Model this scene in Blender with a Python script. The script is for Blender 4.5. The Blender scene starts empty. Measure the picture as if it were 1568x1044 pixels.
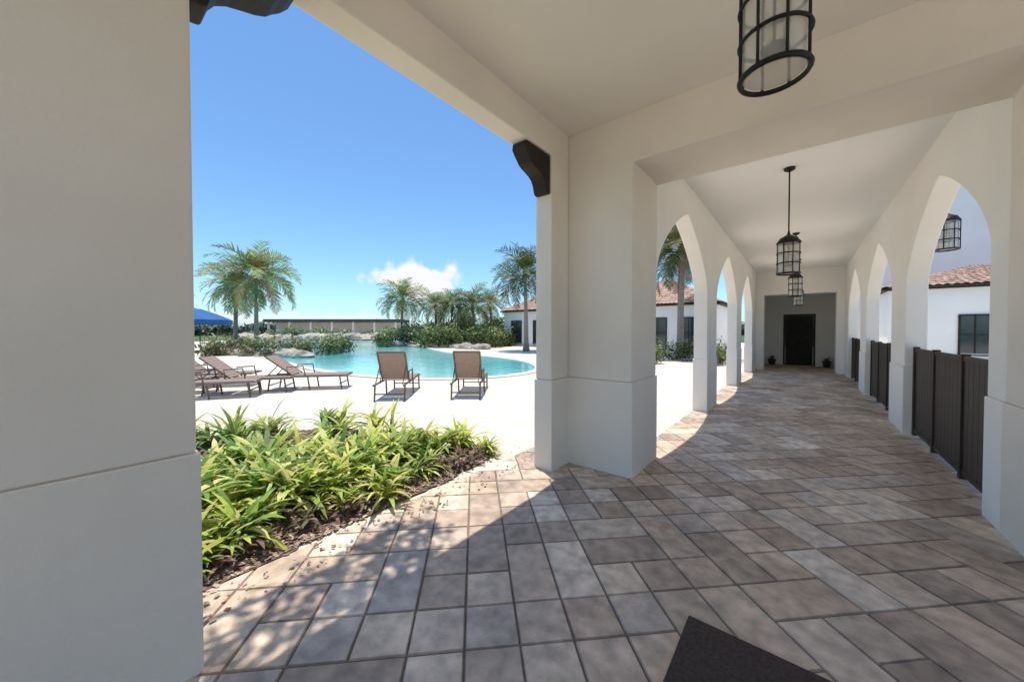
import bpy, bmesh, math, random
from mathutils import Vector, Matrix, noise
random.seed(7)
R=random.random
def U(a,b): return a+(b-a)*random.random()
sc=bpy.context.scene
sc.view_settings.view_transform='Standard'; sc.view_settings.look='None'; sc.view_settings.exposure=0
YAW=math.radians(39.0)
CY,SY=math.cos(YAW),math.sin(YAW)
def S(u,v,z=0):   # site frame (terrace axes, turned 39 deg from the arcade) -> world
    return Vector((CY*u-SY*v, SY*u+CY*v, z))

# ---------------- materials ----------------
def pmat(name,col,rough=.8,var=.15,scale=4,bump=0,bscale=60,attr=False,metal=0,spec=.3,translu=0,detail=6,streak=None,grime=0):
    m=bpy.data.materials.new(name); m.use_nodes=True
    nt=m.node_tree; n=nt.nodes; l=nt.links
    b=n['Principled BSDF']; out=n['Material Output']
    b.inputs['Roughness'].default_value=rough; b.inputs['Metallic'].default_value=metal
    b.inputs['Specular IOR Level'].default_value=spec
    tc=n.new('ShaderNodeTexCoord')
    src=tc.outputs['Object']
    if streak:
        mp=n.new('ShaderNodeMapping'); mp.inputs['Scale'].default_value=streak; l.new(src,mp.inputs['Vector']); src=mp.outputs['Vector']
    nz=n.new('ShaderNodeTexNoise'); nz.inputs['Scale'].default_value=scale; nz.inputs['Detail'].default_value=detail
    l.new(src,nz.inputs['Vector'])
    mr=n.new('ShaderNodeMapRange'); mr.inputs['From Min'].default_value=.3; mr.inputs['From Max'].default_value=.7
    mr.inputs['To Min'].default_value=1-var; mr.inputs['To Max'].default_value=1+var
    l.new(nz.outputs['Fac'],mr.inputs['Value'])
    mx=n.new('ShaderNodeVectorMath'); mx.operation='SCALE'
    if attr:
        at=n.new('ShaderNodeAttribute'); at.attribute_name='Col'; l.new(at.outputs['Color'],mx.inputs[0])
    else: mx.inputs[0].default_value=col
    l.new(mr.outputs['Result'],mx.inputs['Scale'])
    res=mx.outputs['Vector']
    if grime:
        n3=n.new('ShaderNodeTexNoise'); n3.inputs['Scale'].default_value=grime; n3.inputs['Detail'].default_value=8; l.new(tc.outputs['Object'],n3.inputs['Vector'])
        m3=n.new('ShaderNodeMapRange'); m3.inputs['From Min'].default_value=.35; m3.inputs['From Max'].default_value=.65; m3.inputs['To Min'].default_value=.78; m3.inputs['To Max'].default_value=1.12; l.new(n3.outputs['Fac'],m3.inputs['Value'])
        s3=n.new('ShaderNodeVectorMath'); s3.operation='SCALE'; l.new(res,s3.inputs[0]); l.new(m3.outputs[0],s3.inputs['Scale']); res=s3.outputs['Vector']
    l.new(res,b.inputs['Base Color'])
    if bump:
        n2=n.new('ShaderNodeTexNoise'); n2.inputs['Scale'].default_value=bscale; n2.inputs['Detail'].default_value=5
        l.new(tc.outputs['Object'],n2.inputs['Vector'])
        bp=n.new('ShaderNodeBump'); bp.inputs['Strength'].default_value=bump; bp.inputs['Distance'].default_value=.01
        l.new(n2.outputs['Fac'],bp.inputs['Height']); l.new(bp.outputs['Normal'],b.inputs['Normal'])
    if translu:
        t=n.new('ShaderNodeBsdfTranslucent'); l.new(mx.outputs['Vector'],t.inputs['Color'])
        ms=n.new('ShaderNodeMixShader'); ms.inputs[0].default_value=translu
        l.new(b.outputs[0],ms.inputs[1]); l.new(t.outputs[0],ms.inputs[2]); l.new(ms.outputs[0],out.inputs['Surface'])
    return m
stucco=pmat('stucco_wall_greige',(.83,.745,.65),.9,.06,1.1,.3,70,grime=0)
stucco_lit=pmat('stucco_wall_lit',(.92,.875,.81),.9,.03,1.3,.25,70)  # brighter copy of the greige stucco, corridor daylight put into its colour
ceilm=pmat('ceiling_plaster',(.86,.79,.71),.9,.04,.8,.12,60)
ceil_lit=pmat('ceiling_plaster_lit',(.93,.90,.85),.9,.02,.8,.12,60)  # lighter copy of the bay ceiling plaster, with corridor bounce light painted in
paver=pmat('paver',(1,1,1),.6,.28,11,.4,60,attr=True,spec=.35,detail=10,grime=1.6)
joint=pmat('joint_sand',(.21,.165,.13),.95,.2,20)
deckm=pmat('deck_travertine',(.74,.665,.56),.8,.07,2.5,.15,30,grime=0)
mulch=pmat('mulch',(.16,.105,.085),.95,.5,18,.8,45)
chips=pmat('bark_chips',(1,1,1),.9,.2,20,attr=True)
leaf=pmat('leaf',(1,1,1),.45,.15,9,attr=True,translu=.4,spec=.4)
leafd=pmat('shrub_leaf',(1,1,1),.55,.15,9,attr=True,spec=.3)
frond=pmat('palm_frond',(1,1,1),.5,.15,5,attr=True,translu=.35,spec=.35)
bark=pmat('palm_bark',(.30,.25,.20),.95,.35,8,.6,18,streak=(1,1,4))
grass=pmat('grass',(.07,.115,.035),.9,.4,.6)
iron=pmat('dark_iron',(.022,.018,.016),.45,.2,20,.1,80,metal=.5,spec=.4)
bronze=pmat('fence_paint',(.048,.034,.027),.5,.15,8,.05,60)
wood=pmat('dark_wood',(.022,.016,.013),.6,.4,6,.3,30,streak=(1,8,1))
sling=pmat('sling_fabric',(.32,.235,.19),.85,.12,30)
frame=pmat('lounger_frame',(.14,.11,.09),.5,.15,20)
white=pmat('white_stucco',(.90,.885,.85),.9,.04,.8,.2,30)
tile=pmat('clay_tile',(.46,.31,.235),.8,.45,3.0,.2,12)
glassd=pmat('window_glass',(.03,.04,.05),.08,.2,2,spec=.8)
coping=pmat('pool_coping',(.66,.59,.50),.75,.12,3,.1,30)
rock=pmat('rock',(.42,.38,.32),.9,.35,1.5,.7,6)
canvas=pmat('blue_canvas',(.03,.12,.30),.8,.1,3)
darkroof=pmat('dark_roof',(.085,.085,.09),.8,.2,1)
matm=pmat('doormat_fiber',(.085,.060,.048),.95,.3,60,.8,220)
terra=pmat('pot_ceramic',(.06,.05,.045),.5,.2,5)
cream=pmat('candle_sleeve',(.8,.76,.66),.5,.03,5)
sg=bpy.data.materials.new('seeded_glass'); sg.use_nodes=True
nt=sg.node_tree; n=nt.nodes; l=nt.links
b=n['Principled BSDF']; b.inputs['Base Color'].default_value=(.80,.76,.7,1); b.inputs['Roughness'].default_value=.25
tr=n.new('ShaderNodeBsdfTransparent'); tr.inputs[0].default_value=(.95,.94,.9,1)
ms=n.new('ShaderNodeMixShader'); ms.inputs[0].default_value=.40
l.new(tr.outputs[0],ms.inputs[1]); l.new(b.outputs[0],ms.inputs[2]); l.new(ms.outputs[0],n['Material Output'].inputs['Surface'])
# water
wm=bpy.data.materials.new('pool_water'); wm.use_nodes=True
nt=wm.node_tree; n=nt.nodes; l=nt.links; b=n['Principled BSDF']
tc=n.new('ShaderNodeTexCoord'); nz=n.new('ShaderNodeTexNoise'); nz.inputs['Scale'].default_value=.12
cr=n.new('ShaderNodeValToRGB'); cr.color_ramp.elements[0].position=.35; cr.color_ramp.elements[0].color=(.12,.50,.52,1)
cr.color_ramp.elements[1].position=.65; cr.color_ramp.elements[1].color=(.34,.74,.73,1)
l.new(tc.outputs['Object'],nz.inputs['Vector']); l.new(nz.outputs['Fac'],cr.inputs[0]); l.new(cr.outputs[0],b.inputs['Base Color'])
b.inputs['Roughness'].default_value=.06
n2=n.new('ShaderNodeTexNoise'); n2.inputs['Scale'].default_value=2.2; n2.inputs['Detail'].default_value=4; l.new(tc.outputs['Object'],n2.inputs['Vector'])
bp=n.new('ShaderNodeBump'); bp.inputs['Strength'].default_value=.35; bp.inputs['Distance'].default_value=.05
l.new(n2.outputs['Fac'],bp.inputs['Height']); l.new(bp.outputs['Normal'],b.inputs['Normal'])

nt=deckm.node_tree; n=nt.nodes; l=nt.links; b=n['Principled BSDF']
old=b.inputs['Base Color'].links[0].from_socket
br=n.new('ShaderNodeTexBrick'); br.inputs['Scale'].default_value=1.0
br.inputs['Brick Width'].default_value=.6; br.inputs['Row Height'].default_value=.3; br.inputs['Mortar Size'].default_value=.008
br.inputs['Color1'].default_value=(1,1,1,1); br.inputs['Color2'].default_value=(.90,.875,.84,1); br.inputs['Mortar'].default_value=(.66,.61,.55,1)
tc=n.new('ShaderNodeTexCoord'); l.new(tc.outputs['Object'],br.inputs['Vector'])
mm=n.new('ShaderNodeVectorMath'); mm.operation='MULTIPLY'; l.new(old,mm.inputs[0]); l.new(br.outputs['Color'],mm.inputs[1]); l.new(mm.outputs[0],b.inputs['Base Color'])

# ---------------- mesh builder ----------------
class MB:
    def __init__(s): s.v=[];s.f=[];s.m=[];s.c=[];s.M=Matrix.Identity(4)
    def pt(s,p): s.v.append(tuple(s.M@Vector(p))); return len(s.v)-1
    def face(s,ps,m=0,c=(1,1,1)):
        s.f.append([s.pt(p) for p in ps]); s.m.append(m); s.c.append(c)
    def facei(s,idx,m=0,c=(1,1,1)): s.f.append(list(idx)); s.m.append(m); s.c.append(c)
    def box(s,x0,x1,y0,y1,z0,z1,m=0,c=(1,1,1)):
        i=[s.pt(p) for p in ((x0,y0,z0),(x1,y0,z0),(x1,y1,z0),(x0,y1,z0),(x0,y0,z1),(x1,y0,z1),(x1,y1,z1),(x0,y1,z1))]
        for q in ((3,2,1,0),(4,5,6,7),(0,1,5,4),(1,2,6,5),(2,3,7,6),(3,0,4,7)): s.facei([i[k] for k in q],m,c)
    def tube(s,pts,rad,n=8,m=0,c=(1,1,1),cap=True):
        pts=[Vector(p) for p in pts]; rings=[]
        if not isinstance(rad,(list,tuple)): rad=[rad]*len(pts)
        for k,p in enumerate(pts):
            d=(pts[min(k+1,len(pts)-1)]-pts[max(k-1,0)]).normalized()
            a=d.cross(Vector((0,0,1)))
            if a.length<.05: a=d.cross(Vector((1,0,0)))
            a.normalize(); bb=d.cross(a)
            rings.append([s.pt(p+(a*math.cos(t)+bb*math.sin(t))*rad[k]) for t in [2*math.pi*j/n for j in range(n)]])
        for k in range(len(rings)-1):
            for j in range(n): s.facei((rings[k][j],rings[k][(j+1)%n],rings[k+1][(j+1)%n],rings[k+1][j]),m,c)
        if cap: s.facei(rings[0][::-1],m,c); s.facei(rings[-1],m,c)
    def lathe(s,prof,cx=0,cy=0,n=20,m=0,c=(1,1,1)):
        rings=[[s.pt((cx+r*math.cos(2*math.pi*j/n),cy+r*math.sin(2*math.pi*j/n),z)) for j in range(n)] for r,z in prof]
        for k in range(len(rings)-1):
            for j in range(n): s.facei((rings[k][j],rings[k][(j+1)%n],rings[k+1][(j+1)%n],rings[k+1][j]),m,c)
    def ring(s,cx,cy,z,r,t,n=28,m=0):
        k=6; g=[[s.pt((cx+(r+t*math.cos(b))*math.cos(a),cy+(r+t*math.cos(b))*math.sin(a),z+t*math.sin(b))) for b in [2*math.pi*q/k for q in range(k)]] for a in [2*math.pi*q/n for q in range(n)]]
        for i in range(n):
            for j in range(k): s.facei((g[i][j],g[(i+1)%n][j],g[(i+1)%n][(j+1)%k],g[i][(j+1)%k]),m)
    def build(s,name,mats,parent=None,smooth=False,bevel=0,loc=None):
        me=bpy.data.meshes.new(name); me.from_pydata(s.v,[],s.f)
        for mt in mats: me.materials.append(mt)
        me.polygons.foreach_set('material_index',s.m)
        ca=me.color_attributes.new('Col','FLOAT_COLOR','CORNER')
        arr=[]
        for f,c in zip(s.f,s.c): arr+= [c[0],c[1],c[2],1]*len(f)
        ca.data.foreach_set('color',arr)
        if smooth: me.polygons.foreach_set('use_smooth',[True]*len(s.f))
        me.update()
        o=bpy.data.objects.new(name,me); sc.collection.objects.link(o)
        if parent: o.parent=parent
        if loc: o.location=loc
        if bevel:
            bm=bmesh.new(); bm.from_mesh(me); bmesh.ops.remove_doubles(bm,verts=bm.verts,dist=1e-5); bmesh.ops.recalc_face_normals(bm,faces=bm.faces); bm.to_mesh(me); bm.free()
            md=o.modifiers.new('b','BEVEL'); md.width=bevel; md.segments=2; md.limit_method='ANGLE'; md.angle_limit=math.radians(50)
        return o
def empty(name,loc=(0,0,0)):
    o=bpy.data.objects.new(name,None); o.location=loc; sc.collection.objects.link(o); return o
def prism(outline,axis,a0,a1,name,mat,parent,bevel=.01):
    """outline: 2D list; axis 'X' -> outline=(y,z) extruded in x ; 'Y' -> outline=(x,z) extruded in y"""
    mb=MB(); P=(lambda p,a:(a,p[0],p[1])) if axis=='X' else (lambda p,a:(p[0],a,p[1]))
    A=[mb.pt(P(p,a0)) for p in outline]; B=[mb.pt(P(p,a1)) for p in outline]
    mb.facei(A); mb.facei(B[::-1]); n=len(outline)
    for i in range(n): mb.facei((A[i],A[(i+1)%n],B[(i+1)%n],B[i]))
    return mb.build(name,[mat],parent,bevel=bevel)

# ---------------- loggia (arcade building) ----------------
log=empty('arcade_building')
CEIL=3.64; TOP=4.15; BAND=.97
def arch_pts(y0,y1,spring=2.15,apex=3.2,n=14):
    c=(y0+y1)/2; w=(y1-y0)/2; pts=[]
    us=[math.cos(math.pi/2*k/n) for k in range(n+1)]   # 1..0
    L=[(c-w*u, spring+(apex-spring)*max(0,(1-u**1.15))**.62) for u in us]
    Rr=[(c+w*u, z) for (yy,z),u in zip(L,us)][::-1][1:]
    return L+Rr
def arcade(x0,x1,ystart,yend,ops,name):
    out=[(ystart,TOP)]
    if ops[0][0]>ystart+.01: out.append((ystart,BAND))
    for (a,b_) in ops:
        if a>ystart+.01: out.append((a,BAND))
        out+=arch_pts(a,b_)
        out.append((b_,BAND))
    out.append((yend,BAND)); out.append((yend,TOP))
    prism(out,'X',x0,x1,name,stucco_lit,log,.012)
opsL=[(4.27,7.2),(8.13,11.06),(11.99,14.92)]
opsR=[(4.6,7.52),(8.50,11.42),(12.38,15.2)]
arcade(-1.52,-1.30,4.27,19.5,opsL,'left_arcade_wall')
arcade(1.17,1.39,4.27,19.5,opsR,'right_arcade_wall')
pl=MB(); e=.012
def plinth(x0,x1,y0,y1): pl.box(x0-e,x1+e,y0-e,y1+e,-.02,BAND)
for a,b_ in ((7.2,8.13),(11.06,11.99),(14.92,19.5)): plinth(-1.52,-1.30,a,b_)
for a,b_ in ((4.27+2*e,4.6),(7.52,8.5),(11.42,12.38),(15.2,19.5)): plinth(1.17,1.39,a,b_)
pl.build('arcade_plinths',[stucco_lit],log,bevel=.008)
pl=MB()
plinth(-2.22,-2.02,-.75,.33); plinth(-2.22,-2.02,-4.4,-3.6)
plinth(2.0,2.2,-.75,.33); plinth(2.0,2.2,-4.4,-3.6)
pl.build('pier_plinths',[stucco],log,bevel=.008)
def Lplinth(name,xi,xo,xp):
    q=[(xi,3.15-e),(xi,3.5-e),(xp,3.5-e),(xp,4.27+e),(xo,4.27+e),(xo,3.15-e)]
    mb=MB(); A=[mb.pt((x,y,-.02)) for x,y in q]; B=[mb.pt((x,y,BAND)) for x,y in q]
    mb.facei(A); mb.facei(B)
    for i in range(6): mb.facei((A[i],A[(i+1)%6],B[(i+1)%6],B[i]))
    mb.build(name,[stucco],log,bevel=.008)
Lplinth('corner_plinth',-2.02+e,-2.22-e,-1.30+e)
Lplinth('corner_plinth_b',2.0-e,2.2+e,1.17-e)
for nm,x0,x1 in (('left_bay_wall',-2.22,-2.02),('right_bay_wall',2.0,2.2)):
    HB=3.31
    out=[(-4.4,TOP),(-4.4,BAND),(-3.6,BAND),(-3.6,HB),(-.75,HB),(-.75,BAND),(.33,BAND),(.33,HB),(3.15,HB),(3.15,BAND),(3.5,BAND),(3.5,TOP)]
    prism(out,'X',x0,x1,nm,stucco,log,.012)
out=[(-2.22,TOP-.002),(-2.22,BAND),(-1.30,BAND),(-1.30,3.16),(1.17,3.16),(1.17,BAND),(2.2,BAND),(2.2,TOP-.002)]
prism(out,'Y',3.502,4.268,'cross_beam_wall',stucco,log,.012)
out=[(-2.02,3.641),(-2.02,3.16),(2.0,3.16),(2.0,3.641)]
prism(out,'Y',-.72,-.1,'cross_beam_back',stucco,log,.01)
cm=MB()
cm.box(-2.02,2.0,-4.4,3.5,CEIL,CEIL+.12); cm.build('ceiling',[ceilm],log)
cm=MB(); cm.box(-1.30,1.17,4.27,16.2,CEIL,CEIL+.12); cm.box(-1.3,1.17,16.7,19.5,3.05,3.2)
cm.build('corridor_ceiling',[ceil_lit],log)
rf=MB(); rf.box(-2.27,2.25,-4.45,4.3,TOP,TOP+.08); rf.box(-1.57,1.44,4.302,19.8,TOP,TOP+.08)
rf.build('roof_coping',[white],log,bevel=.01)
out=[(-1.30,3.9),(-1.30,0),(-1.05,0),(-1.05,2.78),(.95,2.78),(.95,0),(1.17,0),(1.17,3.9)]
prism(out,'Y',16.2,16.7,'end_portal',stucco_lit,log,.01)
out=[(-1.30,3.9),(-1.30,0),(-.56,0),(-.56,2.16),(.50,2.16),(.50,0),(1.17,0),(1.17,3.9)]
prism(out,'Y',19.2,19.5,'end_wall',stucco_lit,log,.008)
dm=MB()
dm.box(-.56,-.49,19.22,19.33,0,2.16,0); dm.box(.43,.50,19.22,19.33,0,2.16,0); dm.box(-.49,.43,19.22,19.33,2.09,2.16,0)
dm.box(-.488,.428,19.27,19.32,.01,2.088,0)
for x0,x1 in ((-.40,-.07),(.01,.34)):
    for z0,z1 in ((.2,.8),(.95,1.45),(1.55,1.95)):
        dm.box(x0,x1,19.255,19.269,z0,z1,0)
dm.tube([(.385,19.22,.95),(.385,19.22,1.25)],.012,8,1)
dm.build('entry_door',[wood,iron],log,bevel=.003)

# corbels
def corbel(ywall,sgn):
    L=.42;H=.40;zt=3.308
    prof=[(0,zt),(L,zt),(L+.01,zt-.06),(L-.03,zt-.11)]
    for k in range(1,8):
        t=k/8; prof.append((L-.05-.30*t+.03*math.sin(t*6.28), zt-.11-.25*t**1.3-.02*math.sin(t*6.28)))
    prof+=[(.06,zt-H+.01),(0,zt-H)]
    out=[(ywall+sgn*a,z) for a,z in prof]
    o=prism(out,'X',-2.205,-2.035,'wooden_corbel',wood,None,.012)
corbel(3.148,-1); corbel(.332,1)

# ---------------- lanterns ----------------
def lantern(name,x,y,zb,ztop,h=.46,r=.128,wall=None):
    mb=MB(); n=8
    for z in (0,.33*h,.66*h,h): mb.ring(0,0,z,r,.008,32)
    mb.ring(0,0,-.004,r*.97,.011,32)
    for k in range(n):
        a=2*math.pi*(k+.5)/n; ca,sa=math.cos(a)*r,math.sin(a)*r
        mb.tube([(ca,sa,0),(ca,sa,h)],.0065,6)
        mb.tube([(ca,sa,h),(ca*.75,sa*.75,h+.06),(ca*.2,sa*.2,h+.10)],.0065,6)
    mb.lathe([(r*1.06,h-.004),(r*1.04,h+.012),(r*.7,h+.065),(r*.25,h+.10),(.018,h+.115),(.012,h+.15)],0,0,24)
    mb.lathe([(.0,.10),(.045,.10),(.05,.115),(0,.12)],0,0,16)
    mb.tube([(0,0,.11),(0,0,h+.1)],.007,6)
    for k in range(3):
        a=2*math.pi*k/3; cx,cy=.045*math.cos(a),.045*math.sin(a)
        mb.lathe([(.0,.11),(.013,.11),(.013,.19),(0,.19)],cx,cy,10,1)
        mb.lathe([(0.004,.19),(.015,.215),(.013,.235),(0,.27)],cx,cy,10,2)
    mb.lathe([(r*.9,.008),(r*.9,h-.006)],0,0,32,2)
    mb.lathe([(0.001,.008),(r*.9,.008)],0,0,32,2)
    if wall is None:
        mb.tube([(0,0,h+.12),(0,0,ztop-zb-.02)],.009,8)
        mb.lathe([(.02,ztop-zb-.05),(.06,ztop-zb-.03),(.065,ztop-zb-.002)],0,0,20)
    else:
        mb.tube([(0,0,h+.12),(0,0,h+.2),(-.08,0,h+.26),(wall+.01,0,h+.22)],.01,8)
        mb.box(wall,wall+.02,-.05,.05,h+.08,h+.34)
    return mb.build(name,[iron,cream,sg],None,True,loc=(x,y,zb))
lantern('pendant_lantern',-.10,1.92,2.60,CEIL)
lantern('pendant_lantern',-.13,6.0,2.25,CEIL,h=.40)
lantern('pendant_lantern',-.09,10.1,2.25,CEIL,h=.40)
lantern('pendant_lantern',-.05,13.9,2.25,CEIL,h=.40)
lantern('wall_lantern',1.63,7.96,2.66,0,h=.4,wall=-.24)

# ---------------- fence panels ----------------
for a,b_ in opsR:
    mb=MB(); x=1.28; H=1.24; a+=.02; b_-=.02; n=3
    w=(b_-a)/n
    for k in range(n+1):
        y=a+(b_-a)*k/n; y=min(max(y,a+.03),b_-.03)
        mb.box(x-.03,x+.03,y-.03,y+.03,0,H+.02)
    for k in range(n):
        y0=a+w*k+.03; y1=a+w*(k+1)-.03
        mb.box(x-.02,x+.02,y0,y1,H-.05,H); mb.box(x-.02,x+.02,y0,y1,.06,.11)
        m=int((y1-y0)/.115); 
        for j in range(m):
            q0=y0+(y1-y0)*j/m; q1=y0+(y1-y0)*(j+1)/m
            mb.box(x-.012,x+.012,q0+.003,q1-.003,.11,H-.05)
    mb.build('metal_fence',[bronze],None,bevel=.003)

# ---------------- ground ----------------
def sheet(name,pts,z,mat,thick=None):
    mb=MB(); mb.face([(p[0],p[1],z) for p in pts]); 
    return mb.build(name,[mat])
sheet('ground',[(-900,-900),(900,-900),(900,900),(-900,900)],-.03,grass)
sheet('pool_deck',[S(-40,-14),S(28,-14),S(28,40),S(-8,60),S(-40,60)],0,deckm)
sheet('paving_bed',[(-2.6,-6),(2.3,-6),(2.3,4.27),(1.42,4.27),(1.42,19.5),(-1.54,19.5),(-1.54,4.27),(-2.6,4.27)],.004,joint)
def pavers(name,x0,x1,y0,y1,seed):
    mb=MB(); g=.262; gap=.0035; N=76
    used=set()
    pal=[(.64,.495,.375),(.55,.42,.315),(.71,.575,.45),(.49,.37,.28),(.60,.475,.37),(.67,.53,.40),(.46,.35,.27),(.74,.62,.50),(.61,.46,.34),(.58,.48,.40)]
    c45=math.sqrt(.5); off=(-0.05,.07)
    def W(p): 
        px,py=p[0]+off[0],p[1]+off[1]
        return (c45*(px-py),c45*(px+py))
    for i in range(-N,N):
        for j in range(-N,N):
            h=random.Random((i*73856093)^(j*19349663)).random
            if (i,j) in used: continue
            r=h(); si=sj=1
            if r<.26 and (i+1,j) not in used: si=2
            elif r<.52 and (i,j+1) not in used: sj=2
            for a in range(si):
                for b_ in range(sj): used.add((i+a,j+b_))
            X,Y=W(((i+si/2)*g,(j+sj/2)*g))
            col=pal[int(h()*10)]; f=.88+.22*h(); col=tuple(c*f for c in col)
            if X<x0-.6 or X>x1+.6 or Y<y0-.6 or Y>y1+.6: continue
            zt=.012+.0025*h()
            q0=((i*g)+gap,(j*g)+gap); q1=((i+si)*g-gap,(j+sj)*g-gap); ch=.005
            jt=[U(-.0015,.0015) for _ in range(4)]
            o=[W(p) for p in ((q0[0]+jt[0],q0[1]+jt[1]),(q1[0]+jt[2],q0[1]+jt[1]),(q1[0]+jt[2],q1[1]+jt[3]),(q0[0]+jt[0],q1[1]+jt[3]))]
            t=[W(p) for p in ((q0[0]+ch+jt[0],q0[1]+ch+jt[1]),(q1[0]-ch+jt[2],q0[1]+ch+jt[1]),(q1[0]-ch+jt[2],q1[1]-ch+jt[3]),(q0[0]+ch+jt[0],q1[1]-ch+jt[3]))]
            mb.face([(p[0],p[1],zt) for p in t],0,col)
            for k in range(4):
                k2=(k+1)%4
                mb.face([(o[k][0],o[k][1],.003),(o[k2][0],o[k2][1],.003),(t[k2][0],t[k2][1],zt),(t[k][0],t[k][1],zt)],0,tuple(c*.75 for c in col))
    o=mb.build(name,[paver]); me=o.data
    bm=bmesh.new(); bm.from_mesh(me)
    for co,no in (((x0,0,0),(-1,0,0)),((x1,0,0),(1,0,0)),((0,y0,0),(0,-1,0)),((0,y1,0),(0,1,0))):
        bmesh.ops.bisect_plane(bm,geom=bm.verts[:]+bm.edges[:]+bm.faces[:],plane_co=co,plane_no=no,clear_outer=True)
    bm.to_mesh(me); bm.free(); return o
pavers('paver_floor',-2.62,2.3,-5.5,4.27,1)
pavers('paver_walkway',-1.53,1.41,4.272,19.3,1)
random.seed(21)
mb=MB(); mb.box(-.43,.47,1.38,1.98,.016,.034,0); mb.build('doormat',[matm],bevel=.006)

# ---------------- pool ----------------
pool=[(-14,20),(-11.6,17.6),(-8.3,14.2),(-5.4,11.8),(-3,10.8),(-1.3,10.9),(.2,11.8),(1.1,13.6),(.6,16.8),(-1.2,19.6),(-4,22.5),(-7,29),(-12,43),(-24,49),(-36,47),(-30,34),(-21,25)]
def smoothpoly(p,it=3):
    for _ in range(it):
        q=[]
        for i in range(len(p)):
            a=p[i]; b_=p[(i+1)%len(p)]
            q+= [(a[0]*.75+b_[0]*.25,a[1]*.75+b_[1]*.25),(a[0]*.25+b_[0]*.75,a[1]*.25+b_[1]*.75)]
        p=q
    return p
pp=smoothpoly(pool)
sheet('pool_water',[S(*p) for p in pp],.006,wm)
mb=MB(); n=len(pp)
def nrm(i):
    a=Vector(pp[i-1]); b_=Vector(pp[(i+1)%n]); d=(b_-a).normalized(); return Vector((d.y,-d.x))
ins=[Vector(p)-nrm(i)*.04 for i,p in enumerate(pp)]; outs=[Vector(p)+nrm(i)*.32 for i,p in enumerate(pp)]
for i in range(n):
    j=(i+1)%n
    for A,B,z0,z1 in ((ins,outs,.035,.035),(ins,ins,.0,.035),(outs,outs,.035,0)):
        mb.face([tuple(S(A[i].x,A[i].y,z0)),tuple(S(A[j].x,A[j].y,z0)),tuple(S(B[j].x,B[j].y,z1)),tuple(S(B[i].x,B[i].y,z1))])
mb.build('pool_coping_edge',[coping])

# ---------------- plants ----------------
def blade(mb,base,az,L,w,lift,droop,col,seg=5,fold=0):
    d=Vector((math.cos(az),math.sin(az),0)); side=Vector((-d.y,d.x,0))
    prev=None; p=Vector(base); ang=lift
    tw=U(-.3,.3)
    for k in range(seg+1):
        t=k/seg; ww=w*(math.sin(math.pi*min(1,(t*.85+.12)))**.7)*(1 if k<seg else .1)
        s2=side*math.cos(tw*t)+Vector((0,0,1))*math.sin(tw*t)
        cur=(p-s2*ww/2,p+s2*ww/2)
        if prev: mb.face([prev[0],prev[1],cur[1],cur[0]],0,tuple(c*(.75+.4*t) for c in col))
        prev=cur
        p=p+(d*math.cos(ang)+Vector((0,0,1))*math.sin(ang))*(L/seg); ang-=droop/seg
def rosette(mb,x,y,z,s,n,cols,wf=1):
    for k in range(n):
        c=random.choice(cols); f=U(.7,1.25); c=tuple(v*f for v in c)
        blade(mb,(x+U(-.03,.03),y+U(-.03,.03),z+U(0,.06)),U(0,6.28),s*U(.6,1.1),s*U(.09,.15)*wf,U(.5,1.45),U(.8,2.1),c)
bed=[(-2.62,-2.5),(-2.62,.3),(-2.68,1.6),(-2.72,2.7),(-2.86,3.35),(-3.25,3.35),(-3.7,2.7),(-4.1,1.9),(-4.5,1.0),(-4.9,0),(-5.2,-1.2),(-5.2,-2.5)]
bed2=[(-7.2,-1.2),(-6.4,-1.2),(-5.8,.3),(-5.0,1.7),(-4.3,2.5),(-4.35,3.0),(-4.9,2.9),(-5.9,2.0),(-6.8,.6)]
def inpoly1(x,y,P):
    c=False; n=len(P)
    for i in range(n):
        x1,y1=P[i]; x2,y2=P[(i+1)%n]
        if (y1>y)!=(y2>y) and x<(x2-x1)*(y-y1)/(y2-y1)+x1: c=not c
    return c
bs=smoothpoly(bed,2); bs2=smoothpoly(bed2,2)
def inbed(x,y): return inpoly1(x,y,bs) or inpoly1(x,y,bs2)
def bdist(x,y):
    m=9
    for B in (bs,bs2):
        for i in range(len(B)):
            a=Vector(B[i]); b_=Vector(B[(i+1)%len(B)]); p=Vector((x,y)); ab=b_-a
            t=max(0,min(1,(p-a).dot(ab)/max(ab.length_squared,1e-9))); m=min(m,(p-a-ab*t).length)
    return m
def bz(x,y):
    d=bdist(x,y); return .012+min(1,d/.35)*(.05+.035*noise.noise(Vector((x*1.3,y*1.3,0)))+.012*noise.noise(Vector((x*11,y*11,3))))
mb=MB(); st=.06
nx=int(4.9/st); ny=int(6.2/st); idx={}
for i in range(nx):
    for j in range(ny):
        x=-7.3+i*st; y=-2.6+j*st
        if inbed(x+st/2,y+st/2):
            q=[]
            for a,b_ in ((0,0),(1,0),(1,1),(0,1)):
                k=(i+a,j+b_)
                if k not in idx:
                    X,Y=x+a*st,y+b_*st
                    idx[k]=mb.pt((X+U(-.015,.015),Y+U(-.015,.015),bz(X,Y) if inbed(X,Y) else .0165))
                q.append(idx[k])
            mb.facei(q)
mb.build('mulch_bed',[mulch],smooth=True)
mb=MB()
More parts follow.
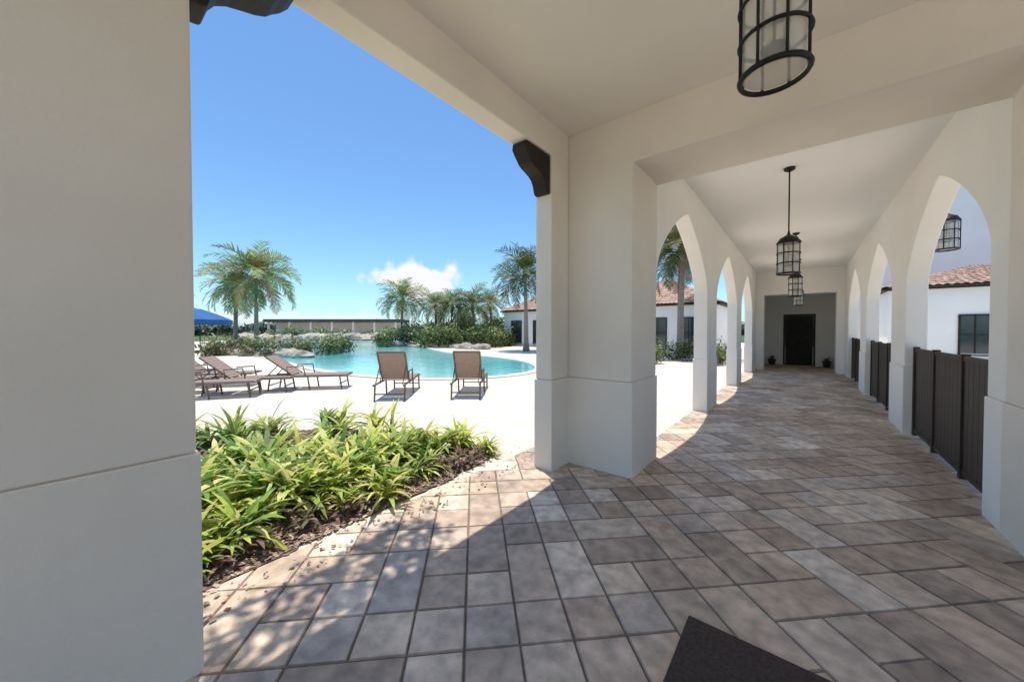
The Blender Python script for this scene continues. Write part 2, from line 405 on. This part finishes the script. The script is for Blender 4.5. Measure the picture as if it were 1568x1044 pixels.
for _ in range(17000):
    x=U(-4.6,-2.3); y=U(-1.2,3.5); ins_=inpoly1(x,y,bs)
    if not ins_ and (x<-2.75 or R()>.12): continue
    z=(bz(x,y) if ins_ else .016)+U(0,.012); a=U(0,6.28); s=U(.008,.024); w=s*U(.3,.8)
    if not ins_: s*=.7; w*=.7
    c=random.choice([(.24,.17,.12),(.36,.26,.20),(.14,.095,.07),(.50,.40,.32),(.34,.23,.21),(.42,.31,.27)])
    d=Vector((math.cos(a),math.sin(a),U(-.4,.4)))*s; e2=Vector((-math.sin(a),math.cos(a),U(-.4,.4)))*w; p=Vector((x,y,z))
    mb.face([p-d-e2,p+d-e2*.7,p+d*.9+e2,p-d+e2],0,c)
mb.build('bark_mulch_chips',[chips])
yel=[(.54,.56,.10),(.44,.53,.10),(.62,.61,.18),(.30,.42,.08),(.70,.66,.26)]
grn=[(.20,.33,.07),(.26,.40,.10),(.36,.46,.12),(.14,.23,.06)]
pur=[(.26,.15,.14),(.32,.18,.15),(.19,.18,.10),(.40,.27,.22),(.14,.17,.07)]
mb=MB(); cnt=0
for _ in range(5000):
    x=U(-4.3,-2.72); y=U(-1.2,3.2)
    if not inpoly1(x,y,bs): continue
    edge=x+2.65
    if edge>-.20+.12*math.sin(y*4+1): continue
    s=U(.28,.56)*(.7 if edge>-.5 else 1)*(1.12 if y<1.2 else .97)
    rosette(mb,x,y,bz(x,y),s,int(U(14,24)),yel if R()<.78 else grn,.8); cnt+=1
    if cnt>250: break
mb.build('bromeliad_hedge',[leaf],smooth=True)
mb=MB()
for _ in range(46):
    x=U(-3.0,-2.76); y=U(-.6,3.0); rosette(mb,x,y,bz(x,y),U(.10,.2),11,pur,1.4)
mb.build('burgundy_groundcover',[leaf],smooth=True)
mb=MB(); cnt=0
for _ in range(900):
    x=U(-7.2,-4.2); y=U(-1.2,3.0)
    if not inpoly1(x,y,bs2): continue
    rosette(mb,x,y,bz(x,y),U(.3,.58),15,yel if R()<.7 else grn,.85); cnt+=1
    if cnt>50: break
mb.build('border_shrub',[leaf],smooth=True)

def palm(name,loc,H,r,nf=30,lean=(0,0),tr=.16,dark=1.0,seed=0):
    rs=random.getstate(); random.seed(seed+11)
    e0=empty(name,tuple(loc))
    mb=MB(); pts=[];rad=[]
    for k in range(9):
        t=k/8; pts.append((lean[0]*t*t,lean[1]*t*t,H*t)); rad.append(tr*(1.35-.9*t**.3*.6-.15*t)+(.05 if k==0 else 0))
    mb.tube(pts,rad,12)
    mb.tube([(lean[0],lean[1],H-.5),(lean[0],lean[1],H-.15),(lean[0],lean[1],H+.15)],[tr*.8,tr*1.25,tr*.5],10)
    mb.build('trunk',[bark],e0,True)
    mb=MB(); top=Vector((lean[0],lean[1],H))
    nf=int(nf*1.4)
    for i in range(nf):
        az=i*2.39996+U(-.25,.25); q=(i+.5)/nf
        el=math.radians(84-100*q+U(-9,9)); L=r*1.14*U(.82,1.1)
        d=Vector((math.cos(az),math.sin(az),0)); side=Vector((-d.y,d.x,0)); p=top.copy(); ang=el
        seg=11; base=random.choice([(.21,.26,.07),(.28,.32,.09),(.36,.38,.13),(.15,.21,.06),(.44,.42,.19)])
        if q>.92: base=(.42,.35,.19)
        base=tuple(c*dark*U(.8,1.25) for c in base)
        pr=None; roll=U(-.5,.5)
        for k in range(seg+1):
            t=k/seg; dr=(d*math.cos(ang)+Vector((0,0,1))*math.sin(ang)); up=(-d*math.sin(ang)+Vector((0,0,1))*math.cos(ang))
            sd2=side*math.cos(roll)+up*math.sin(roll)
            wr=.022*(1-t)+.006
            cur=(p-side*wr,p+side*wr)
            if pr: mb.face([pr[0],pr[1],cur[1],cur[0]],0,tuple(c*1.2 for c in base))
            pr=cur
            if k>1:
                ll=L*.30*math.sin(math.pi*(t*.8+.14))**.8
                for sg_ in (-1,1):
                    for hh in (0,.5):
                        pb=p+dr*(L/seg*hh)
                        tip=pb+(sd2*sg_*.7+dr*.7-Vector((0,0,1))*U(.0,.35)+up*U(.0,.45)).normalized()*ll*U(.8,1.15)
                        w=dr*(L*.018)
                        mid=pb.lerp(tip,.45)+up*ll*.05
                        cc=tuple(c*U(.7,1.35) for c in base)
                        mb.face([pb-w*.5,pb+w*.5,mid+w,mid-w],0,cc); mb.face([mid-w,mid+w,tip],0,cc)
            p=p+dr*(L/seg); ang-=math.radians(80+20*q)/seg
    mb.build('crown',[frond],e0)
    random.setstate(rs); return e0
palm('palm_tree',S(-18.7,26),5.3,2.8,38,(.2,0),seed=1)
palm('palm_tree',S(-21.0,27),4.8,2.3,32,(-.3,.2),seed=2)
palm('palm_tree',S(-10.6,34),4.4,2.3,30,(.2,.1),dark=.8,seed=3)
palm('palm_tree',S(-7.9,37),4.0,2.2,26,(-.2,.1),dark=.7,seed=4)
palm('palm_tree',S(-6.0,35),3.9,2.1,28,(.1,.1),dark=.8,seed=5)
palm('palm_tree',S(-3.6,34),3.7,2.3,30,(.1,-.3),dark=.7,seed=6)
palm('palm_tree',S(-2.2,38),4.2,2.1,24,(.1,-.3),dark=.8,seed=16)
palm('palm_tree',S(1.0,25),5.4,2.4,32,(-.2,.1),dark=.5,seed=7)
palm('palm_tree',S(9.0,19),5.6,2.3,36,(.1,.1),dark=.45,seed=8)
palm('palm_tree',S(10.6,22.5),6.6,2.3,30,(0,.1),dark=.45,seed=9)
palm('palm_tree',S(-30,30),4.2,2.1,24,(0,.1),seed=10)

def foliage(name,blobs,size,cols,dens=60,mat=None,parent=None):
    mb=MB()
    for (c,rad) in blobs:
        c=Vector(c); n=int(dens*(rad[0]*rad[1]+rad[0]*rad[2])*1.5/(size*size*30)); n=max(60,min(n,2600))
        for _ in range(n):
            d=Vector((random.gauss(0,1),random.gauss(0,1),random.gauss(0,1))).normalized()
            rr=U(.45,1.0)*(1+.45*noise.noise(d*2.3+c))
            p=c+Vector((d.x*rad[0],d.y*rad[1],d.z*rad[2]))*rr
            if p.z<0: continue
            a=Vector((random.gauss(0,1),random.gauss(0,1),random.gauss(0,1))).normalized(); b_=a.cross(d+Vector((.01,.02,.03)))
            if b_.length<.1: continue
            b_.normalize(); s=size*U(.6,1.4)
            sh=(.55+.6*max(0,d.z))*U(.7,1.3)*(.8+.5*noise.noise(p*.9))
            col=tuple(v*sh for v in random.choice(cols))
            mb.face([p-a*s,p-b_*s*.45,p+a*s,p+b_*s*.45],0,col)
    return mb.build(name,[mat or leafd],parent)
G=[(.18,.25,.07),(.25,.32,.09),(.12,.19,.06),(.34,.38,.14)]
bl=[]
for _ in range(20):
    u=U(-19,-11.2); v=U(20,24); s=U(.4,.95); bl.append((S(u,v,s*.6),(s*1.1,s*1.1,s)))
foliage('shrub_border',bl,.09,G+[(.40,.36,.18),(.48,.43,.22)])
bl=[]
for _ in range(36):
    u=U(-13,0); v=U(30,36); s=U(.5,1.4); bl.append((S(u,v,s*.7),(s*1.2,s*1.2,s)))
for _ in range(12):
    u=U(-9,-.5); v=U(37,41); s=U(.8,1.2); bl.append((S(u,v,U(1.6,2.8)),(s,s,s)))
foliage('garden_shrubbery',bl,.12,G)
bl=[]
for _ in range(20):
    u=U(-40,-12); v=U(50,55); s=U(.6,1.3); bl.append((S(u,v,s*.6),(s*1.8,s*1.2,s)))
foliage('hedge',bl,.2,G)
bl=[]
for k in range(80):
    a=math.radians(-62+k*1.65+U(-.5,.5)); D=U(120,150); s=U(1.6,3.4)
    bl.append((S(math.sin(a)*D,math.cos(a)*D,s*.4),(s*2.5,s*2.5,s)))
foliage('distant_tree_line',bl,.7,[(.14,.19,.13),(.16,.21,.14)],dens=110)
bl=[]
for _ in range(9):
    u=U(5.5,9.6)*1.0; v=U(15,17.5); s=U(.4,.8)
    bl.append((S(u,v,s*.7),(s,s,s)))
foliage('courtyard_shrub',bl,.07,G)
# unseen tree added beside the left pier to dapple the floor strip
e0=empty('unseen_dapple_tree',(0,0,0))
mb=MB(); T=(-3.15,-1.5)
mb.tube([(T[0],T[1],0),(T[0]+.03,T[1]+.03,1.5),(T[0]+.02,T[1]+.1,3.0),(T[0]+.05,T[1]+.2,4.2)],[.11,.085,.075,.06],10)
can=[]
for (x,y,z) in ((-2.85,.3,5.2),(-2.7,1.1,5.4),(-3.2,-.6,5.6),(-2.65,-.3,5.3),(-2.8,1.75,5.5),(-3.5,-1.8,5.4),(-2.4,-1.3,5.5),(-3.9,-.9,5.5),(-2.5,.75,5.6),(-2.5,1.6,5.6),(-2.45,.1,5.7)):
    mb.tube([(T[0]+.05,T[1]+.2,4.1),((x+T[0])/2,(y+T[1])/2+.1,4.85),(x,y,z)],[.05,.03,.012],6)
    can.append(((x,y,z),(.36,.48,.22)))
mb.build('trunk',[bark],e0,True)
rs=random.getstate(); foliage('crown',can,.06,[(.08,.14,.03),(.12,.19,.05)],dens=70,mat=leaf,parent=e0); random.setstate(rs)
# rock planters
mb=MB()
for _ in range(120):
    q=R()
    if q<.3: u=U(-18.5,-11.5); v=19.2+U(0,.8)+(-(u+11.5))*.35; s=U(.25,.55)
    elif q<.55: u=U(-12,-2); v=27.5+U(-.6,.6)-(u+2)*.6; s=U(.25,.6)
    else: u=U(-38,-12); v=U(49.5,51)-.03*(u+25)**2*.1; s=U(.5,1.3)
    c=S(u,v,s*.2)
    bmv=bmesh.new(); bmesh.ops.create_icosphere(bmv,subdivisions=2,radius=s)
    base=len(mb.v)
    for vv in bmv.verts:
        d=vv.co*(1+.45*noise.noise(vv.co*2/s+c)); mb.pt((c.x+d.x*1.2,c.y+d.y*1.2,c.z+d.z*.65))
    for f in bmv.faces: mb.facei([base+q.index for q in f.verts])
    bmv.free()
mb.build('landscape_rocks',[rock])

# ---------------- loungers ----------------
def lounger(u,v,ang,back=58):
    mb=MB(); W=.31
    p=S(u,v,0); mb.M=Matrix.Translation(p)@Matrix.Rotation(YAW+ang,4,'Z')
    zt=.36; a=math.radians(back); bl_=.78
    for sx in (-1,1):
        x=sx*W
        mb.tube([(x,-.62,zt-.02),(x,1.25,zt-.02)],.022,8,1)
        for y in (-.5,.35,1.1):
            mb.tube([(x,y,zt-.02),(x,y+(.05 if y>0 else -.05),.0)],.019,8,1)
        mb.tube([(x*.94,0,zt+.01),(x*.94,-bl_*math.cos(a),zt+bl_*math.sin(a))],.019,8,1)
        mb.tube([(x*.9,-.45*math.cos(a)*.9,zt+.45*math.sin(a)),(x*.9,-.58,zt)],.012,6,1)
        mb.tube([(x,-.1,zt),(x*1.02,-.12,zt+.22),(x*1.02,.25,zt+.24),(x,.3,zt)],.016,8,1)
    for y in (-.5,1.1): mb.tube([(-W,y,.14),(W,y,.14)],.014,6,1)
    mb.tube([(-W,1.25,zt-.02),(W,1.25,zt-.02)],.02,8,1)
    ty,tz=-bl_*math.cos(a),zt+bl_*math.sin(a)
    mb.tube([(-W*.94,ty,tz),(W*.94,ty,tz)],.02,8,1)
    for k in range(15):
        y=0.02+k*.081; mb.box(-W+.015,W-.015,y,y+.072,zt,zt+.012,0)
    old=mb.M.copy(); mb.M=old@Matrix.Translation((0,0,zt+.012))@Matrix.Rotation(math.pi-a,4,'X')
    for k in range(9):
        y=.03+k*.082; mb.box(-W*.9,W*.9,y,y+.074,-.006,.006,0)
    mb.M=old
    return mb.build('lounge_chair',[sling,frame])
lounger(-2.62,8.0,.08,58)
lounger(-.99,8.2,-.02,58)
lounger(-5.5,9.1,-1.4,38)
lounger(-6.6,8.5,-1.3,40); lounger(-7.0,7.8,-1.25,42); lounger(-8.2,9.4,-1.3,42); lounger(-8.4,8.3,-1.3,42)

# umbrella
mb=MB(); c=S(-21.5,24.5,0); mb.M=Matrix.Translation(c)
mb.tube([(0,0,0),(0,0,2.95)],.03,8,1); mb.lathe([(.02,2.95),(.9,2.62),(1.7,2.25),(1.7,2.08)],0,0,8,0); mb.lathe([(.3,0),(.3,.08),(.05,.1)],0,0,16,1)
mb.build('patio_umbrella',[canvas,iron])
mb=MB(); c=S(-11.4,12.4,0); mb.M=Matrix.Translation(c)
mb.tube([(0,0,0),(0,0,2.3)],.025,8,1); mb.lathe([(.02,2.35),(.8,2.1),(1.35,1.85),(1.35,1.7)],0,0,8,0); mb.lathe([(.3,0),(.3,.08),(.05,.1)],0,0,16,1)
mb.build('patio_umbrella',[canvas,iron])

# ---------------- other buildings ----------------
def tileroof(mb,p0,p1,q1,q0,m,pitch=.26,rows=10):
    p0,p1,q0,q1=map(Vector,(p0,p1,q0,q1)); n=int((p1-p0).length/pitch); K=5
    nor=(p1-p0).cross(q0-p0).normalized()
    if nor.z<0: nor=-nor
    g=[]
    for r in range(rows*2+1):
        row=int(r/2); step=.03 if r%2==0 else .0
        t=min(1,(row+(0.0 if r%2==0 else .98))/rows)
        ln=[]
        for i in range(n*K+1):
            s=i/(n*K); p=p0.lerp(p1,s).lerp(q0.lerp(q1,s),t)
            ln.append(mb.pt(p+nor*(.05*abs(math.sin(math.pi*i/K))+step)))
        g.append(ln)
    for r in range(len(g)-1):
        for i in range(n*K): mb.facei((g[r][i],g[r][i+1],g[r+1][i+1],g[r+1][i]),m)
def win(mb,x,y,z0,z1,w,m_g,m_f):
    mb.box(x-w/2,x+w/2,y-.02,y-.004,z0,z1,m_g)
    t=.06
    mb.box(x-w/2-t,x-w/2,y-.06,y-.004,z0-t,z1+t,m_f); mb.box(x+w/2,x+w/2+t,y-.06,y-.004,z0-t,z1+t,m_f)
    mb.box(x-w/2,x+w/2,y-.06,y-.004,z1,z1+t,m_f); mb.box(x-w/2-.08,x+w/2+.08,y-.1,y-.004,z0-t-.04,z0-t-.002,m_f)
    mb.box(x-.02,x+.02,y-.045,y-.022,z0,z1,m_f); mb.box(x-w/2,x-.02,y-.04,y-.022,(z0+z1)/2-.015,(z0+z1)/2+.015,m_f); mb.box(x+.02,x+w/2,y-.04,y-.022,(z0+z1)/2-.015,(z0+z1)/2+.015,m_f)
def house(name,x0,x1,y0,y1,eave,ridge,wins,o=.45):
    e0=empty(name)
    mb=MB(); mb.box(x0,x1,y0,y1,0,eave); mb.build('walls',[white],e0,bevel=.02)
    mb=MB()
    for (x,za,zb,w) in wins: win(mb,x,y0,za,zb,w,0,1)
    mb.build('windows',[glassd,wood],e0)
    mb=MB(); ym=(y0+y1)/2; k=(y1-y0)/2
    E=eave-.02
    tileroof(mb,(x0-o,y0-o,E),(x1+o,y0-o,E),(x1-k,ym,ridge),(x0+k,ym,ridge),0)
    tileroof(mb,(x1+o,y1+o,E),(x0-o,y1+o,E),(x0+k,ym,ridge),(x1-k,ym,ridge),0)
    tileroof(mb,(x0-o,y1+o,E),(x0-o,y0-o,E),(x0+k,ym,ridge),(x0+k,ym,ridge),0)
    tileroof(mb,(x1+o,y0-o,E),(x1+o,y1+o,E),(x1-k,ym,ridge),(x1-k,ym,ridge),0)
    mb.build('roof',[tile],e0)
    mb=MB(); mb.box(x0-o,x1+o,y0-o,y1+o,E-.12,E-.03); mb.build('eave_fascia',[wood],e0)
house('stucco_clubhouse',-22,-4.2,26,33,3.3,5.3,[(x,.3,2.3,1.1) for x in (-20.5,-18,-15.5,-12.5,-10,-7.8,-5.8)],.3)
house('stucco_villa',3.2,15,24,30,3.45,4.5,[(5.75,.5,2.1,.8),(8.2,.5,2.1,.9),(11,.5,2.1,.9)],.25)
house('two_storey_building',2.5,16,31,40,11.5,13.5,[(x,8,9.6,1.0) for x in (5,13)]+[(x,.8,2.6,1.0) for x in (5,10,13)],.25)
# pavilion
pv=empty('pool_pavilion')
mb=MB(); mb.M=Matrix.Rotation(YAW,4,'Z')
mb.box(-42,-19,60,66,2.8,3.3,1); mb.box(-41.5,-19.5,62.5,62.8,0,2.8,0)
for k in range(7): mb.box(-41.5+k*3.6,-41.2+k*3.6,60.3,60.6,0,2.8,0)
mb.build('pavilion_structure',[stucco,darkroof,wood],pv)
for x in (-.92,.84):
    e0=empty('potted_plant',(x,18.85,0))
    mb=MB(); mb.lathe([(.0,.012),(.10,.012),(.14,.22),(.15,.26),(.12,.26),(.12,.24),(0,.24)],0,0,18); mb.build('pot',[terra],e0,True)
    mb=MB(); rosette(mb,0,0,.22,.3,22,[(.07,.11,.03)]); mb.build('leaves',[leaf],e0,True)

# ---------------- sky, sun, camera ----------------
sd=Vector((-.115,.060,1)).normalized()
w=bpy.data.worlds.new('World'); sc.world=w; w.use_nodes=True
nt=w.node_tree; n=nt.nodes; l=nt.links; bg=n['Background']; bg.inputs['Strength'].default_value=.15
sk=n.new('ShaderNodeTexSky'); sk.sky_type='NISHITA'; sk.sun_disc=False
sk.sun_elevation=math.asin(sd.z); sk.sun_rotation=math.atan2(sd.x,sd.y); sk.air_density=1.0; sk.dust_density=.5; sk.ozone_density=1.2
tint=n.new('ShaderNodeVectorMath'); tint.operation='MULTIPLY'; tint.inputs[1].default_value=(.80,1.10,1.32); l.new(sk.outputs[0],tint.inputs[0])
tc=n.new('ShaderNodeTexCoord')
nz=n.new('ShaderNodeTexNoise'); nz.inputs['Scale'].default_value=16; nz.inputs['Detail'].default_value=8; l.new(tc.outputs['Generated'],nz.inputs['Vector'])
def cloud(u,v,z,wu,wz):
    c=S(u,v,z).normalized(); right=S(1,-u/v,0).normalized()
    sub=n.new('ShaderNodeVectorMath'); sub.operation='SUBTRACT'; l.new(tc.outputs['Generated'],sub.inputs[0]); sub.inputs[1].default_value=c
    a=n.new('ShaderNodeVectorMath'); a.operation='DOT_PRODUCT'; l.new(sub.outputs[0],a.inputs[0]); a.inputs[1].default_value=right/wu
    b_=n.new('ShaderNodeVectorMath'); b_.operation='DOT_PRODUCT'; l.new(sub.outputs[0],b_.inputs[0]); b_.inputs[1].default_value=(0,0,1/wz)
    f=n.new('ShaderNodeVectorMath'); f.operation='DOT_PRODUCT'; l.new(tc.outputs['Generated'],f.inputs[0]); f.inputs[1].default_value=c
    cb=n.new('ShaderNodeCombineXYZ'); l.new(a.outputs['Value'],cb.inputs[0]); l.new(b_.outputs['Value'],cb.inputs[1])
    ln=n.new('ShaderNodeVectorMath'); ln.operation='LENGTH'; l.new(cb.outputs[0],ln.inputs[0])
    m1=n.new('ShaderNodeMath'); m1.operation='MULTIPLY_ADD'; l.new(nz.outputs['Fac'],m1.inputs[0]); m1.inputs[1].default_value=2.6; m1.inputs[2].default_value=-.75
    m2=n.new('ShaderNodeMath'); m2.operation='SUBTRACT'; l.new(m1.outputs[0],m2.inputs[0]); l.new(ln.outputs['Value'],m2.inputs[1])
    mr=n.new('ShaderNodeMapRange'); mr.interpolation_type='SMOOTHSTEP'; mr.inputs['From Min'].default_value=-.55; mr.inputs['From Max'].default_value=-.05; l.new(m2.outputs[0],mr.inputs['Value'])
    gt=n.new('ShaderNodeMath'); gt.operation='GREATER_THAN'; l.new(f.outputs['Value'],gt.inputs[0]); gt.inputs[1].default_value=.5
    mu=n.new('ShaderNodeMath'); mu.operation='MULTIPLY'; l.new(mr.outputs[0],mu.inputs[0]); l.new(gt.outputs[0],mu.inputs[1])
    return mu.outputs[0]
c1=cloud(-.275,1,.135,.10,.055); c2=cloud(-.62,1,.03,.35,.018)
mx2=n.new('ShaderNodeMath'); mx2.operation='MAXIMUM'; l.new(c1,mx2.inputs[0])
h2=n.new('ShaderNodeMath'); h2.operation='MULTIPLY'; h2.inputs[1].default_value=.5; l.new(c2,h2.inputs[0]); l.new(h2.outputs[0],mx2.inputs[1])
mix=n.new('ShaderNodeMix'); mix.data_type='RGBA'; l.new(mx2.outputs[0],mix.inputs['Factor']); l.new(tint.outputs[0],mix.inputs['A']); mix.inputs['B'].default_value=(6.4,6.5,6.7,1)
l.new(mix.outputs['Result'],bg.inputs['Color'])
sl=bpy.data.lights.new('sun','SUN'); sl.energy=5; sl.angle=math.radians(.5); sl.color=(1,.94,.84)
so=bpy.data.objects.new('sun',sl); sc.collection.objects.link(so); so.rotation_euler=sd.to_track_quat('Z','Y').to_euler(); so.location=(0,0,30)
cam=bpy.data.cameras.new('camera'); co=bpy.data.objects.new('camera',cam); sc.collection.objects.link(co)
cam.sensor_width=36; cam.lens=12.5; cam.clip_start=.05; cam.clip_end=3000
co.location=(0,0,1.5); co.rotation_euler=(math.radians(90-1.0),0,YAW); cam.shift_y=-.0048
sc.camera=co
